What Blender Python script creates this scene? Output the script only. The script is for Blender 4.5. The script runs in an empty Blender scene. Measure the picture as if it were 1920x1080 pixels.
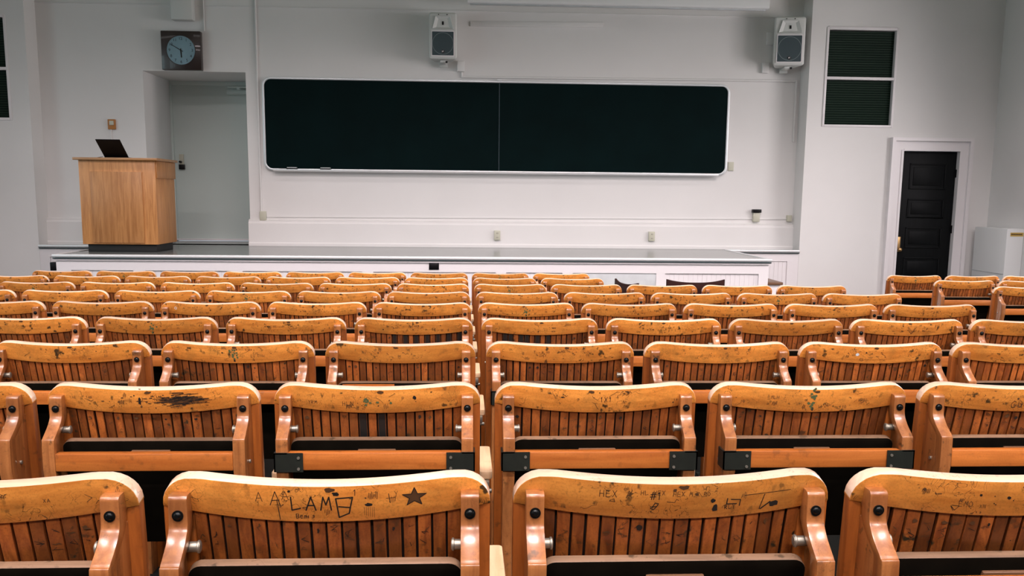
import bpy, bmesh, math, random
from mathutils import Vector, Matrix
random.seed(7)
scene = bpy.context.scene
COL = scene.collection

# ------------------------------------------------------------------ camera
F_PX, PPY = 1732.48, 627.34
PITCH, YAW, ROLL = 0.15027, 0.053984, 0.0102545
CAM = Vector((0.0, 0.0, 1.54))
_cy, _sy, _cp, _sp = math.cos(YAW), math.sin(YAW), math.cos(PITCH), math.sin(PITCH)
_F = Vector((_sy*_cp, _cy*_cp, -_sp)); _R = Vector((_cy, -_sy, 0)); _U = _R.cross(_F)
_R2 = _R*math.cos(ROLL) + _U*math.sin(ROLL); _U2 = -_R*math.sin(ROLL) + _U*math.cos(ROLL)
cd = bpy.data.cameras.new('camera'); cam = bpy.data.objects.new('camera', cd); COL.objects.link(cam)
cd.sensor_width = 36; cd.lens = F_PX/1920*36; cd.shift_y = (PPY-540)/1920
cd.clip_start = 0.05; cd.clip_end = 100
m = Matrix((( _R2.x, _U2.x, -_F.x, CAM.x), (_R2.y, _U2.y, -_F.y, CAM.y), (_R2.z, _U2.z, -_F.z, CAM.z), (0,0,0,1)))
cam.matrix_world = m
scene.camera = cam
# ------------------------------------------------------------------ world, exposure
w = bpy.data.worlds.new('world'); scene.world = w; w.use_nodes = True
w.node_tree.nodes['Background'].inputs[0].default_value = (0.62, 0.72, 0.80, 1)
w.node_tree.nodes['Background'].inputs[1].default_value = 1.0
vs = scene.view_settings
vs.view_transform = 'Standard'; vs.look = 'None'; vs.gamma = 1; vs.exposure = 0.0; vs.use_curve_mapping = False

def area(name, loc, target, sx, sy, power, color, spread=180):
    l = bpy.data.lights.new(name, 'AREA'); l.shape = 'RECTANGLE'; l.size = sx; l.size_y = sy
    l.energy = power; l.color = color; l.spread = math.radians(spread)
    o = bpy.data.objects.new(name, l); COL.objects.link(o); o.location = loc
    o.rotation_euler = (Vector(target)-Vector(loc)).to_track_quat('-Z', 'Y').to_euler()
    return o
# daylight by the right-wall windows; unseen left windows added as cool teal fill
WIN_R = [(7.35, 9.75), (4.0, 6.6), (0.6, 3.2)]
FILL_WIN_L = [(6.6, 9.2), (3.0, 5.6), (-0.6, 2.0)]
for i, (a, b) in enumerate(WIN_R):
    area('daylight_right', (6.98, (a+b)/2, 2.35), (0, (a+b)/2, 1.2), b-a, 2.0, (130, 60, 35)[i], (1.0, .90, .90), 150)
for a, b in FILL_WIN_L:
    area('left_teal_fill', (-7.32, (a+b)/2, 2.35), (0, (a+b)/2, 1.8), b-a, 2.0, 34, (.66, .95, 1.0), 150)

# ------------------------------------------------------------------ materials
def N(nt, t, **kw):
    n = nt.nodes.new(t)
    for k, v in kw.items():
        if k in ('operation', 'blend_type', 'data_type', 'noise_dimensions', 'wave_type', 'bands_direction', 'feature'): setattr(n, k, v)
        else: n.inputs[k].default_value = v
    return n
def mat(name, col, rough=.5, metal=0, coat=0, spec=.5, emit=None, bump=0, bscale=200, var=0, vscale=3):
    M = bpy.data.materials.new(name); M.use_nodes = True; nt = M.node_tree; b = nt.nodes['Principled BSDF']
    b.inputs['Base Color'].default_value = (*col, 1); b.inputs['Roughness'].default_value = rough
    b.inputs['Metallic'].default_value = metal; b.inputs['Coat Weight'].default_value = coat
    b.inputs['Specular IOR Level'].default_value = spec
    if emit: b.inputs['Emission Color'].default_value = (*emit[0], 1); b.inputs['Emission Strength'].default_value = emit[1]
    tc = nt.nodes.new('ShaderNodeTexCoord')
    if bump:
        n = N(nt, 'ShaderNodeTexNoise', Scale=bscale, Detail=4.0); nt.links.new(tc.outputs['Object'], n.inputs['Vector'])
        bp = N(nt, 'ShaderNodeBump', Strength=bump, Distance=.002); nt.links.new(n.outputs['Fac'], bp.inputs['Height']); nt.links.new(bp.outputs[0], b.inputs['Normal'])
    if var:
        n = N(nt, 'ShaderNodeTexNoise', Scale=vscale, Detail=5.0); nt.links.new(tc.outputs['Object'], n.inputs['Vector'])
        r = nt.nodes.new('ShaderNodeValToRGB'); nt.links.new(n.outputs['Fac'], r.inputs[0])
        r.color_ramp.elements[0].position = .3; r.color_ramp.elements[1].position = .7
        r.color_ramp.elements[0].color = (*[c*(1-var) for c in col], 1); r.color_ramp.elements[1].color = (*[min(1, c*(1+var)) for c in col], 1)
        nt.links.new(r.outputs[0], b.inputs['Base Color'])
    return M

def wood(name, light, dark, axis='x', rough=.38, coat=.25, stain=.5, scratch=.5, island=0., gs=1., wear=(.5, .42, .3), wearf=0., speck=0., spec=.5, stain_col=(.03, .022, .010)):
    M = bpy.data.materials.new(name); M.use_nodes = True; nt = M.node_tree; L = nt.links.new; b = nt.nodes['Principled BSDF']
    tc = nt.nodes.new('ShaderNodeTexCoord'); oi = nt.nodes.new('ShaderNodeObjectInfo')
    rnd = N(nt, 'ShaderNodeMath', operation='MULTIPLY'); rnd.inputs[1].default_value = 37.0; L(oi.outputs['Random'], rnd.inputs[0])
    add = N(nt, 'ShaderNodeVectorMath', operation='ADD'); L(tc.outputs['Object'], add.inputs[0]); L(rnd.outputs[0], add.inputs[1])
    geo = nt.nodes.new('ShaderNodeNewGeometry')
    src = add.outputs[0]
    if island:
        ir = N(nt, 'ShaderNodeMath', operation='MULTIPLY'); ir.inputs[1].default_value = 13.0; L(geo.outputs['Random Per Island'], ir.inputs[0])
        a2 = N(nt, 'ShaderNodeVectorMath', operation='ADD'); L(src, a2.inputs[0]); L(ir.outputs[0], a2.inputs[1]); src2 = a2.outputs[0]
    else: src2 = src
    mp = nt.nodes.new('ShaderNodeMapping'); L(src2, mp.inputs[0])
    s = {'x': (2.2, 30, 30), 'y': (30, 2.2, 30), 'z': (30, 30, 2.2)}[axis]
    mp.inputs['Scale'].default_value = [k*gs for k in s]
    g = N(nt, 'ShaderNodeTexNoise', Scale=1.6, Detail=6.0, Roughness=.62, Distortion=.6); L(mp.outputs[0], g.inputs['Vector'])
    r = nt.nodes.new('ShaderNodeValToRGB'); L(g.outputs['Fac'], r.inputs[0])
    r.color_ramp.elements[0].position = .34; r.color_ramp.elements[1].position = .64
    r.color_ramp.elements[0].color = (*dark, 1); r.color_ramp.elements[1].color = (*light, 1)
    cur = r.outputs[0]
    def mix(fac, c, cur, bt='MIX'):
        x = nt.nodes.new('ShaderNodeMix'); x.data_type = 'RGBA'; x.blend_type = bt
        L(fac, x.inputs['Factor']); L(cur, x.inputs[6]); x.inputs[7].default_value = (*c, 1); return x.outputs[2]
    def ramp(inp, lo, hi, top=1.0):
        q = N(nt, 'ShaderNodeMapRange'); L(inp, q.inputs['Value']); q.inputs['From Min'].default_value = lo; q.inputs['From Max'].default_value = hi; q.inputs['To Max'].default_value = top; return q.outputs[0]
    def mul(a, c):
        q = N(nt, 'ShaderNodeMath', operation='MULTIPLY'); L(a, q.inputs[0])
        if isinstance(c, float): q.inputs[1].default_value = c
        else: L(c, q.inputs[1])
        return q.outputs[0]
    # per-object tone shift
    hs = nt.nodes.new('ShaderNodeHueSaturation'); L(cur, hs.inputs['Color'])
    q = N(nt, 'ShaderNodeMapRange'); L(oi.outputs['Random'], q.inputs['Value']); q.inputs['To Min'].default_value = .86; q.inputs['To Max'].default_value = 1.14; L(q.outputs[0], hs.inputs['Value']); cur = hs.outputs[0]
    if island:
        hs = nt.nodes.new('ShaderNodeHueSaturation'); L(cur, hs.inputs['Color'])
        q = N(nt, 'ShaderNodeMapRange'); L(geo.outputs['Random Per Island'], q.inputs['Value']); q.inputs['To Min'].default_value = 1-island; q.inputs['To Max'].default_value = 1+island*.5; L(q.outputs[0], hs.inputs['Value']); cur = hs.outputs[0]
    if speck:
        n = N(nt, 'ShaderNodeTexNoise', Scale=260.0, Detail=2.0, Roughness=.7); L(src, n.inputs['Vector'])
        cur = mix(ramp(n.outputs['Fac'], .50, .72, speck), (dark[0]*.45, dark[1]*.42, dark[2]*.4), cur)
    if wearf:
        n = N(nt, 'ShaderNodeTexNoise', Scale=9.0, Detail=3.0); L(src, n.inputs['Vector'])
        cur = mix(ramp(n.outputs['Fac'], .48, .66, wearf), wear, cur)
    if stain:
        n = N(nt, 'ShaderNodeTexNoise', Scale=13.0, Detail=7.0, Roughness=.65); L(src, n.inputs['Vector'])
        cur = mix(ramp(n.outputs['Fac'], .50, .72, stain), (light[0]*.42, light[1]*.45, light[2]*.5), cur)
        n = N(nt, 'ShaderNodeTexNoise', Scale=48.0, Detail=3.0, Roughness=.5); L(src, n.inputs['Vector'])
        n2 = N(nt, 'ShaderNodeTexNoise', Scale=8.0, Detail=2.0); L(src, n2.inputs['Vector'])
        cur = mix(mul(ramp(n.outputs['Fac'], .60, .68, min(1, stain*1.5)), ramp(n2.outputs['Fac'], .42, .58)), stain_col, cur)
    if scratch:
        n = N(nt, 'ShaderNodeTexNoise', Scale=42.0, Detail=2.5, Distortion=1.2); L(src, n.inputs['Vector'])
        ab = N(nt, 'ShaderNodeMath', operation='SUBTRACT'); L(n.outputs['Fac'], ab.inputs[0]); ab.inputs[1].default_value = .5
        ab2 = N(nt, 'ShaderNodeMath', operation='ABSOLUTE'); L(ab.outputs[0], ab2.inputs[0])
        n2 = N(nt, 'ShaderNodeTexNoise', Scale=17.0, Detail=2.0); L(src, n2.inputs['Vector'])
        cur = mix(mul(ramp(ab2.outputs[0], .012, .004, scratch), ramp(n2.outputs['Fac'], .50, .60)), (.07, .035, .012), cur)
    L(cur, b.inputs['Base Color'])
    b.inputs['Roughness'].default_value = rough; b.inputs['Coat Weight'].default_value = coat; b.inputs['Coat Roughness'].default_value = .22
    bp = N(nt, 'ShaderNodeBump', Strength=.12, Distance=.002); L(g.outputs['Fac'], bp.inputs['Height']); L(bp.outputs[0], b.inputs['Normal'])
    b.inputs['Specular IOR Level'].default_value = spec
    return M

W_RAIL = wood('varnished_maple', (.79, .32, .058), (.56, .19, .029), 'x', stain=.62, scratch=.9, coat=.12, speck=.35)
W_TOP_LIT = wood('lit_rail_edge_maple', (.88, .64, .47), (.80, .52, .34), 'x', stain=.12, scratch=.35, coat=.8, rough=.3)  # paler edge wood, with the glare on the rail tops painted into its colour
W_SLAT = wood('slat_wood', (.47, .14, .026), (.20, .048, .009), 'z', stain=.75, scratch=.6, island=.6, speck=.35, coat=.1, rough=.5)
W_STILE = wood('stile_wood', (.32, .092, .016), (.20, .052, .009), 'z', stain=.3, scratch=.2, coat=.0, spec=.25)
W_ARM = wood('curved_leg_wood', (.43, .165, .048), (.25, .082, .022), 'z', stain=.45, scratch=.5, coat=1.0, rough=.36, speck=.2, wearf=.0)
W_BAR = wood('crossbar_wood', (.56, .18, .034), (.40, .11, .018), 'x', stain=.2, scratch=.2, coat=.25, speck=.2)
W_REST = wood('pale_armrest_wood', (.86, .60, .37), (.76, .48, .26), 'y', stain=.08, scratch=.05)
W_EDGE = wood('worn_seat_edge_wood', (.26, .16, .095), (.14, .082, .045), 'x', stain=.5, scratch=.4, coat=.1, rough=.5)
W_OAK = wood('lectern_oak', (.50, .235, .078), (.33, .135, .038), 'z', stain=0, scratch=0, gs=.75, speck=.15, rough=.45, coat=.1)
W_OAKTOP = wood('lectern_top_oak', (.42, .22, .09), (.30, .15, .055), 'x', stain=0, scratch=0, gs=.6)
W_DARK = wood('dark_mahogany', (.035, .012, .010), (.018, .007, .006), 'x', stain=0, scratch=0, coat=.0, rough=.6, spec=.08)
W_TREAD = wood('tread_wood', (.20, .10, .05), (.12, .06, .03), 'x', stain=.2, scratch=.2)
M_INK = mat('ink', (.012, .010, .008), .6)
M_INK2 = mat('faded_ink', (.10, .045, .015), .6)
M_GREEN = mat('green_paint_mark', (.10, .13, .05), .6)
M_WHITEPAINT = mat('white_sticker', (.75, .80, .82), .5)
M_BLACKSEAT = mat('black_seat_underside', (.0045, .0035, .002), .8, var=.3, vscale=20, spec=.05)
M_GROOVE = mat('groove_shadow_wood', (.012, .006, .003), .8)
M_BOLT = mat('blackened_bolt', (.02, .022, .022), .3, .8)
M_STEEL = mat('worn_steel', (.36, .34, .28), .45, .8)
M_PLATE = mat('dark_green_plate', (.010, .013, .009), .5, .1, var=.3, vscale=30)
M_IRON = mat('green_cast_iron', (.004, .011, .009), .6, .1, spec=.2)
M_WALL = mat('painted_plaster', (.74, .735, .725), .75, bump=.25, bscale=140, var=.025, vscale=1.2, spec=.25)
M_WALLD = mat('niche_paint', (.62, .70, .67), .7, bump=.2, bscale=140, spec=.25)
M_TRIM = mat('white_trim_paint', (.77, .745, .755), .4, bump=.05, bscale=60)
M_GREYPANEL = mat('grey_panel_paint', (.50, .53, .54), .5, var=.08, vscale=8)
M_CEIL = mat('ceiling_paint', (.26, .29, .19), .8)
M_REAR = mat('dark_rear_wall', (.16, .13, .10), .6)  # unseen rear wall, colour darkened to cut bounced light
M_FLOOR = mat('dark_floor', (.007, .008, .007), .8, var=.3, vscale=2, spec=.1)
M_DECK = mat('grey_linoleum', (.135, .150, .145), .18, var=.10, vscale=30, spec=.6)
M_NOSE = mat('aluminium_nosing', (.80, .82, .83), .35, .5)
M_ALU = mat('aluminium_frame', (.62, .66, .68), .35, .6)
M_BOARD = mat('slate_black', (.0010, .0075, .0078), .5, var=.15, vscale=2.5, spec=.04)
M_SEAM = mat('board_seam', (.02, .045, .06), .5)
M_CREAM = mat('cream_plastic', (.52, .52, .42), .45)
M_BLACK = mat('black_plastic', (.004, .004, .005), .4, spec=.2)
M_BLACKM = mat('black_base', (.006, .006, .006), .6)
M_SPK = mat('speaker_shell', (.62, .64, .62), .5)
M_GRILL = mat('speaker_grille', (.035, .060, .070), .6, bump=.5, bscale=900)
M_RING = mat('speaker_ring', (.14, .18, .19), .5)
M_CLOCKB = mat('clock_case', (.022, .012, .010), .35, coat=.3)
M_DIAL = mat('clock_dial', (.28, .46, .54), .5)
M_GLASS = None
M_DOOR = wood('black_walnut_door', (.006, .007, .008), (.003, .0035, .004), 'z', stain=0, scratch=0, rough=.45, coat=.0, spec=.12)
M_BRASS = mat('aged_brass', (.55, .34, .15), .35, .9)
M_ORANGE = mat('bronze_wall_fitting', (.42, .17, .035), .5)
M_CAB = mat('white_enamel', (.78, .80, .80), .35)
M_LABEL = mat('yellow_label', (.62, .42, .10), .6)
M_LABELTXT = mat('label_print', (.10, .06, .02), .6)
M_LAMP = mat('fluorescent_diffuser', (.9, .9, .9), .5, emit=((1, .93, .92), 1.6))
M_LAMPB = mat('luminaire_body', (.7, .7, .68), .5)
def louvre_mat():
    M = bpy.data.materials.new('woven_screen'); M.use_nodes = True; nt = M.node_tree; b = nt.nodes['Principled BSDF']
    tc = nt.nodes.new('ShaderNodeTexCoord'); wv = N(nt, 'ShaderNodeTexWave', Scale=11.0, Distortion=.3, bands_direction='Z'); nt.links.new(tc.outputs['Object'], wv.inputs['Vector'])
    r = nt.nodes.new('ShaderNodeValToRGB'); nt.links.new(wv.outputs['Fac'], r.inputs[0]); r.color_ramp.elements[0].color = (.004, .012, .008, 1); r.color_ramp.elements[1].color = (.022, .040, .028, 1)
    nt.links.new(r.outputs[0], b.inputs['Base Color']); b.inputs['Roughness'].default_value = .55; b.inputs['Specular IOR Level'].default_value = .12
    bp = N(nt, 'ShaderNodeBump', Strength=.5, Distance=.004); nt.links.new(wv.outputs['Fac'], bp.inputs['Height']); nt.links.new(bp.outputs[0], b.inputs['Normal'])
    return M
M_SCREEN = louvre_mat()
def glass():
    M = bpy.data.materials.new('window_glass'); M.use_nodes = True; b = M.node_tree.nodes['Principled BSDF']
    b.inputs['Transmission Weight'].default_value = 1; b.inputs['Roughness'].default_value = 0; b.inputs['IOR'].default_value = 1.1; return M
M_GLASS = glass()

# ------------------------------------------------------------------ mesh helpers
def finish(bm, name, mats, parent=None, bevel=0, seg=2, smooth=35, post=None, bev_ang=30):
    bmesh.ops.remove_doubles(bm, verts=bm.verts, dist=1e-6)
    bmesh.ops.recalc_face_normals(bm, faces=bm.faces)
    if bevel:
        es = [e for e in bm.edges if len(e.link_faces) == 2 and e.calc_face_angle(0) > math.radians(bev_ang)]
        bmesh.ops.bevel(bm, geom=es, offset=bevel, segments=seg, profile=.5, affect='EDGES', clamp_overlap=True)
    if post: post(bm)
    me = bpy.data.meshes.new(name); bm.to_mesh(me); bm.free()
    if not isinstance(mats, (list, tuple)): mats = [mats]
    for M in mats: me.materials.append(M)
    if smooth: me.shade_smooth(); me.set_sharp_from_angle(angle=math.radians(smooth))
    o = bpy.data.objects.new(name, me); COL.objects.link(o)
    if parent: o.parent = parent
    return o
def box(bm, x0, x1, y0, y1, z0, z1, mi=0, M=None):
    vs_ = [bm.verts.new((x, y, z)) for z in (z0, z1) for y in (y0, y1) for x in (x0, x1)]
    if M is not None:
        for v in vs_: v.co = M @ v.co
    fs = [(0, 2, 3, 1), (4, 5, 7, 6), (0, 1, 5, 4), (2, 6, 7, 3), (0, 4, 6, 2), (1, 3, 7, 5)]
    for f in fs:
        fc = bm.faces.new([vs_[i] for i in f]); fc.material_index = mi
    return vs_
def prism(bm, pts, axis, a, b_, mi=0, caps=True):
    """polygon pts (u,v) extruded along axis from a to b_. axis 'x': (u,v)=(y,z); 'y': (x,z); 'z': (x,y)"""
    def P(u, v, t): return {'x': (t, u, v), 'y': (u, t, v), 'z': (u, v, t)}[axis]
    A = [bm.verts.new(P(u, v, a)) for u, v in pts]; B = [bm.verts.new(P(u, v, b_)) for u, v in pts]
    n = len(pts)
    for i in range(n):
        f = bm.faces.new((A[i], A[(i+1) % n], B[(i+1) % n], B[i])); f.material_index = mi
    if caps:
        f = bm.faces.new(A); f.material_index = mi; f = bm.faces.new(B[::-1]); f.material_index = mi
def cyl(bm, p0, p1, r, n=16, r1=None, mi=0):
    p0, p1 = Vector(p0), Vector(p1); d = (p1-p0).normalized(); r1 = r if r1 is None else r1
    a = d.orthogonal().normalized(); b = d.cross(a)
    A = [bm.verts.new(p0+(a*math.cos(t)+b*math.sin(t))*r) for t in [2*math.pi*i/n for i in range(n)]]
    B = [bm.verts.new(p1+(a*math.cos(t)+b*math.sin(t))*r1) for t in [2*math.pi*i/n for i in range(n)]]
    for i in range(n):
        f = bm.faces.new((A[i], A[(i+1) % n], B[(i+1) % n], B[i])); f.material_index = mi
    for c in (A, B[::-1]):
        f = bm.faces.new(c); f.material_index = mi
def rrect(x0, x1, z0, z1, r, n=6, corners=(1, 1, 1, 1)):
    """rounded rectangle outline; corners order: bl, br, tr, tl"""
    P = []
    for (cx, cz, a0, on) in ((x0+r, z0+r, 180, corners[0]), (x1-r, z0+r, 270, corners[1]), (x1-r, z1-r, 0, corners[2]), (x0+r, z1-r, 90, corners[3])):
        if on:
            for i in range(n+1):
                t = math.radians(a0+90*i/n); P.append((cx+r*math.cos(t), cz+r*math.sin(t)))
        else:
            P.append((x0 if a0 in (180, 90) else x1, z0 if a0 in (180, 270) else z1))
    return P
def tag(o, label=None, cat=None, group=None, kind=None):
    if label: o['label'] = label
    if cat: o['category'] = cat
    if group: o['group'] = group
    if kind: o['kind'] = kind
    return o
def empty(name, loc, label, cat, group=None, rz=0):
    o = bpy.data.objects.new(name, None); o.empty_display_size = .05; COL.objects.link(o); o.location = loc; o.rotation_euler = (0, 0, rz)
    return tag(o, label, cat, group)
def boxes(name, L, M, parent=None, bevel=.003, **kw):
    bm = bmesh.new()
    for b in L: box(bm, *b)
    return finish(bm, name, M, parent, bevel, **kw)
def structure(o): o['kind'] = 'structure'; return o

# ------------------------------------------------------------------ the room shell
DB, DP, DN = 11.80, 11.50, 12.88          # back wall, flanking piers, niche back
XL, XR, YB, ZC = -7.0, 6.66, -4.5, 5.4
PL, PR = -5.12, 4.245                     # pier edges
NL, NR, NT = -3.89, -2.657, 2.985         # niche
SZ = 0.877                                # stage height
def wall_with_holes(name, axis, t0, t1, u0, u1, z0, z1, holes, M):
    """slab normal to axis ('x' or 'y'), thickness t0..t1, span u0..u1, rectangular holes (ua,ub,za,zb)"""
    us = sorted({u0, u1, *[h[0] for h in holes], *[h[1] for h in holes]}); zs = sorted({z0, z1, *[h[2] for h in holes], *[h[3] for h in holes]})
    bm = bmesh.new()
    def solid(i, j):
        if i < 0 or j < 0 or i >= len(us)-1 or j >= len(zs)-1: return False
        uc, zc = (us[i]+us[i+1])/2, (zs[j]+zs[j+1])/2
        return not any(h[0] < uc < h[1] and h[2] < zc < h[3] for h in holes)
    def P(t, u, z): return (t, u, z) if axis == 'x' else (u, t, z)
    def q(*p): bm.faces.new([bm.verts.new(P(*a)) for a in p])
    for i in range(len(us)-1):
        for j in range(len(zs)-1):
            if not solid(i, j): continue
            a, b, c, d = us[i], us[i+1], zs[j], zs[j+1]
            q((t0, a, c), (t0, b, c), (t0, b, d), (t0, a, d)); q((t1, a, c), (t1, a, d), (t1, b, d), (t1, b, c))
            if not solid(i-1, j): q((t0, a, c), (t0, a, d), (t1, a, d), (t1, a, c))
            if not solid(i+1, j): q((t0, b, c), (t1, b, c), (t1, b, d), (t0, b, d))
            if not solid(i, j-1): q((t0, a, c), (t1, a, c), (t1, b, c), (t0, b, c))
            if not solid(i, j+1): q((t0, a, d), (t0, b, d), (t1, b, d), (t1, a, d))
    return structure(finish(bm, name, M, smooth=0))
wall_with_holes('wall_back', 'y', DB, DB+.25, PL, PR, 0, ZC, [(NL, NR, SZ, NT)], M_WALL)
# niche lining: sides, soffit, rear
bm = bmesh.new()
box(bm, NL-.1, NL, DB+.25, DN+.1, 0, NT+.1); box(bm, NR, NR+.1, DB+.25, DN+.1, 0, NT+.1); box(bm, NL, NR, DB+.25, DN+.1, NT, NT+.1)
structure(finish(bm, 'wall_niche', M_WALL, smooth=0))
# piers flanking the back wall, each with its high window; the right one with the dark door
DL_, DR_, DT_ = 5.482, 6.2125, 2.132
WZ0, WZ1 = 2.432, 3.584
WXR = (4.459, 5.317); WXL = (-6.21, -5.352)
wall_with_holes('wall_left_pier', 'y', DP, DB+.25, XL, PL, 0, ZC, [(WXL[0], WXL[1], WZ0-.06, WZ1-.05)], M_WALL)
wall_with_holes('wall_right_pier', 'y', DP, DB+.25, PR, XR+.4, 0, ZC, [(WXR[0], WXR[1], WZ0, WZ1), (DL_, DR_, -.1, DT_)], M_WALL)
wall_with_holes('wall_right', 'x', XR, XR+.3, YB, DP, -.1, ZC, [(a, b, 1.3, 3.4) for a, b in WIN_R], M_WALL)
wall_with_holes('wall_left', 'x', XL-.3, XL, YB, DP, -.1, ZC, [(a, b, 1.3, 3.4) for a, b in FILL_WIN_L], M_WALL)
wall_with_holes('wall_rear', 'y', YB-.2, YB, XL-.3, XR+.3, -.1, ZC, [], M_REAR)
structure(boxes('ceiling', [(XL-.3, XR+.3, YB-.2, DB+.3, ZC, ZC+.1)], M_CEIL, bevel=0))
SLOPE = .0335/.875
def floor_z(y): return max(0.0, (8.434+.0 - y)*SLOPE)
bm = bmesh.new()
prism(bm, [(YB, -.3), (DB+.3, -.3), (DB+.3, 0), (8.434, 0), (YB, (8.434-YB)*SLOPE)], 'x', XL-.3, XR+.3)
structure(finish(bm, 'floor', M_FLOOR, smooth=0))
# side-wall windows; the left ones are added for the fill light
k = 3
for (wins, xa, s) in ((WIN_R, XR, 1), (FILL_WIN_L, XL, -1)):
    for a, b in wins:
        bm = bmesh.new()
        xs = sorted((xa+s*.06, xa+s*.12))
        for (y0, y1, z0, z1) in ((a, a+.06, 1.3, 3.4), (b-.06, b, 1.3, 3.4), (a, b, 1.3, 1.36), (a, b, 3.34, 3.4), (a, b, 2.32, 2.38), ((a+b)/2-.025, (a+b)/2+.025, 1.3, 3.4)):
            box(bm, xs[0], xs[1], y0, y1, z0, z1)
        structure(finish(bm, 'window_%d' % k, M_TRIM, bevel=.004)); k += 1
# the two high louvred windows facing the room
def high_window(n, x0, x1, z0, z1, zm):
    bm = bmesh.new(); d0, d1 = DP-.012, DP+.06; t = .022
    for q in ((x0-.02, x0+t*.4, z0-.02, z1+.02), (x1-t*.4, x1+.02, z0-.02, z1+.02), (x0, x1, z0-.02, z0+t*.4), (x0, x1, z1-t*.4, z1+.03), (x0, x1, zm-.017, zm+.017)):
        box(bm, q[0], q[1], d0, d1, q[2], q[3])
    fr = structure(finish(bm, 'window_%d' % n, M_TRIM, bevel=.003))
    bm = bmesh.new()
    nb = int((z1-z0)/.022)
    for i in range(nb):
        z = z0+.011+(z1-z0-.02)*i/nb
        if abs(z-zm) < .02: continue
        box(bm, x0, x1, 0, .004, -.012, .012, M=Matrix.Translation((0, DP+.05, z)) @ Matrix.Rotation(math.radians(28), 4, 'X'))
    box(bm, x0, x1, DP+.09, DP+.10, z0, z1)
    finish(bm, 'louvre_slats', M_SCREEN, fr, smooth=0)
high_window(1, WXR[0], WXR[1], WZ0, WZ1, 3.00)
high_window(2, WXL[0], WXL[1], WZ0-.06, WZ1-.05, 2.945)
# dark panelled door
dr = bmesh.new(); y0 = DP+.025
box(dr, DL_+.004, DR_-.004, y0, y0+.045, .01, DT_-.004)
dr2 = finish(dr, 'door_1', M_DOOR, bevel=.003); structure(dr2)
bm = bmesh.new()
rows_z = [(.18, .42), (.54, .80), (.92, 1.18), (1.30, 1.54), (1.66, 1.98)]
for za, zb in rows_z:
    xa, xb = DL_+.13, DR_-.13
    # raised moulding frame and fielded panel
    for q in ((xa, xb, za, za+.018), (xa, xb, zb-.018, zb), (xa, xa+.018, za, zb), (xb-.018, xb, za, zb)): box(bm, q[0], q[1], y0-.012, y0+.002, q[2], q[3])
    box(bm, xa+.05, xb-.05, y0-.007, y0+.002, za+.045, zb-.045)
finish(bm, 'door_panel_moulding', M_DOOR, dr2, bevel=.005)
bm = bmesh.new(); box(bm, DL_+.03, DL_+.075, y0-.006, y0, .87, 1.06)
pl_ = finish(bm, 'escutcheon', M_BRASS, dr2, bevel=.003)
bm = bmesh.new(); cyl(bm, (DL_+.055, y0-.006, .90), (DL_+.055, y0-.035, .90), .009); bmesh.ops.create_uvsphere(bm, u_segments=16, v_segments=10, radius=.027, matrix=Matrix.Translation((DL_+.055, y0-.05, .90)) @ Matrix.Diagonal((1, .75, 1, 1)))
finish(bm, 'door_knob', M_BRASS, dr2)
for zz in (1.86, 1.16, .35):
    bm = bmesh.new(); cyl(bm, (DR_+.002, y0-.012, zz-.05), (DR_+.002, y0-.012, zz+.05), .011, 10); box(bm, DR_-.012, DR_+.02, y0-.006, y0+.002, zz-.05, zz+.05)
    finish(bm, 'hinge', M_BLACK, dr2)
# door casing: wide moulded white trim, standing proud of the wall
bm = bmesh.new()
cw = .14
for q in ((DL_-cw+.001, DL_-.001, 0, DT_+cw-.001), (DR_+.001, DR_+cw-.001, 0, DT_+cw-.001), (DL_-.001, DR_+.001, DT_+.001, DT_+cw-.001)):
    box(bm, q[0], q[1], DP-.035, DP+.069, q[2], q[3])
for q in ((DL_-cw-.015, DL_-cw+.03, 0, DT_+cw+.02), (DR_+cw-.03, DR_+cw+.015, 0, DT_+cw+.02), (DL_-cw+.03, DR_+cw-.03, DT_+cw-.02, DT_+cw+.02)):
    box(bm, q[0], q[1], DP-.07, DP, q[2], q[3])
for q in ((DL_-.02, DL_+.008, 0, DT_+.01), (DR_-.002, DR_+.02, 0, DT_+.01), (DL_+.008, DR_-.002, DT_-.002, DT_+.02)):
    box(bm, q[0], q[1], DP-.045, DP+.07, q[2], q[3])
structure(finish(bm, 'trim_1', M_TRIM, smooth=0))
structure(boxes('baseboard_right', [(PR, DL_-cw-.02, DP-.02, DP, 0, .18)], M_TRIM))
structure(boxes('baseboard_left', [(XL, PL, DP-.02, DP, 0, .18)], M_TRIM))
# plinth course along the foot of the back wall
bm = bmesh.new()
def plinth(x0, x1):
    prism(bm, [(DB, SZ), (DB-.07, SZ), (DB-.07, SZ+.03), (DB-.055, SZ+.045), (DB-.055, 1.155), (DB-.04, 1.175), (DB-.04, 1.19), (DB, 1.205)], 'x', x0, x1)
plinth(NR-.012, PR); plinth(PL, NL-.02)
structure(finish(bm, 'baseboard_back', M_WALL, smooth=30))
structure(boxes('trim_2', [(PL, PR, DB-.012, DB, 3.752, 3.764)], M_WALL, bevel=.002))

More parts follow.
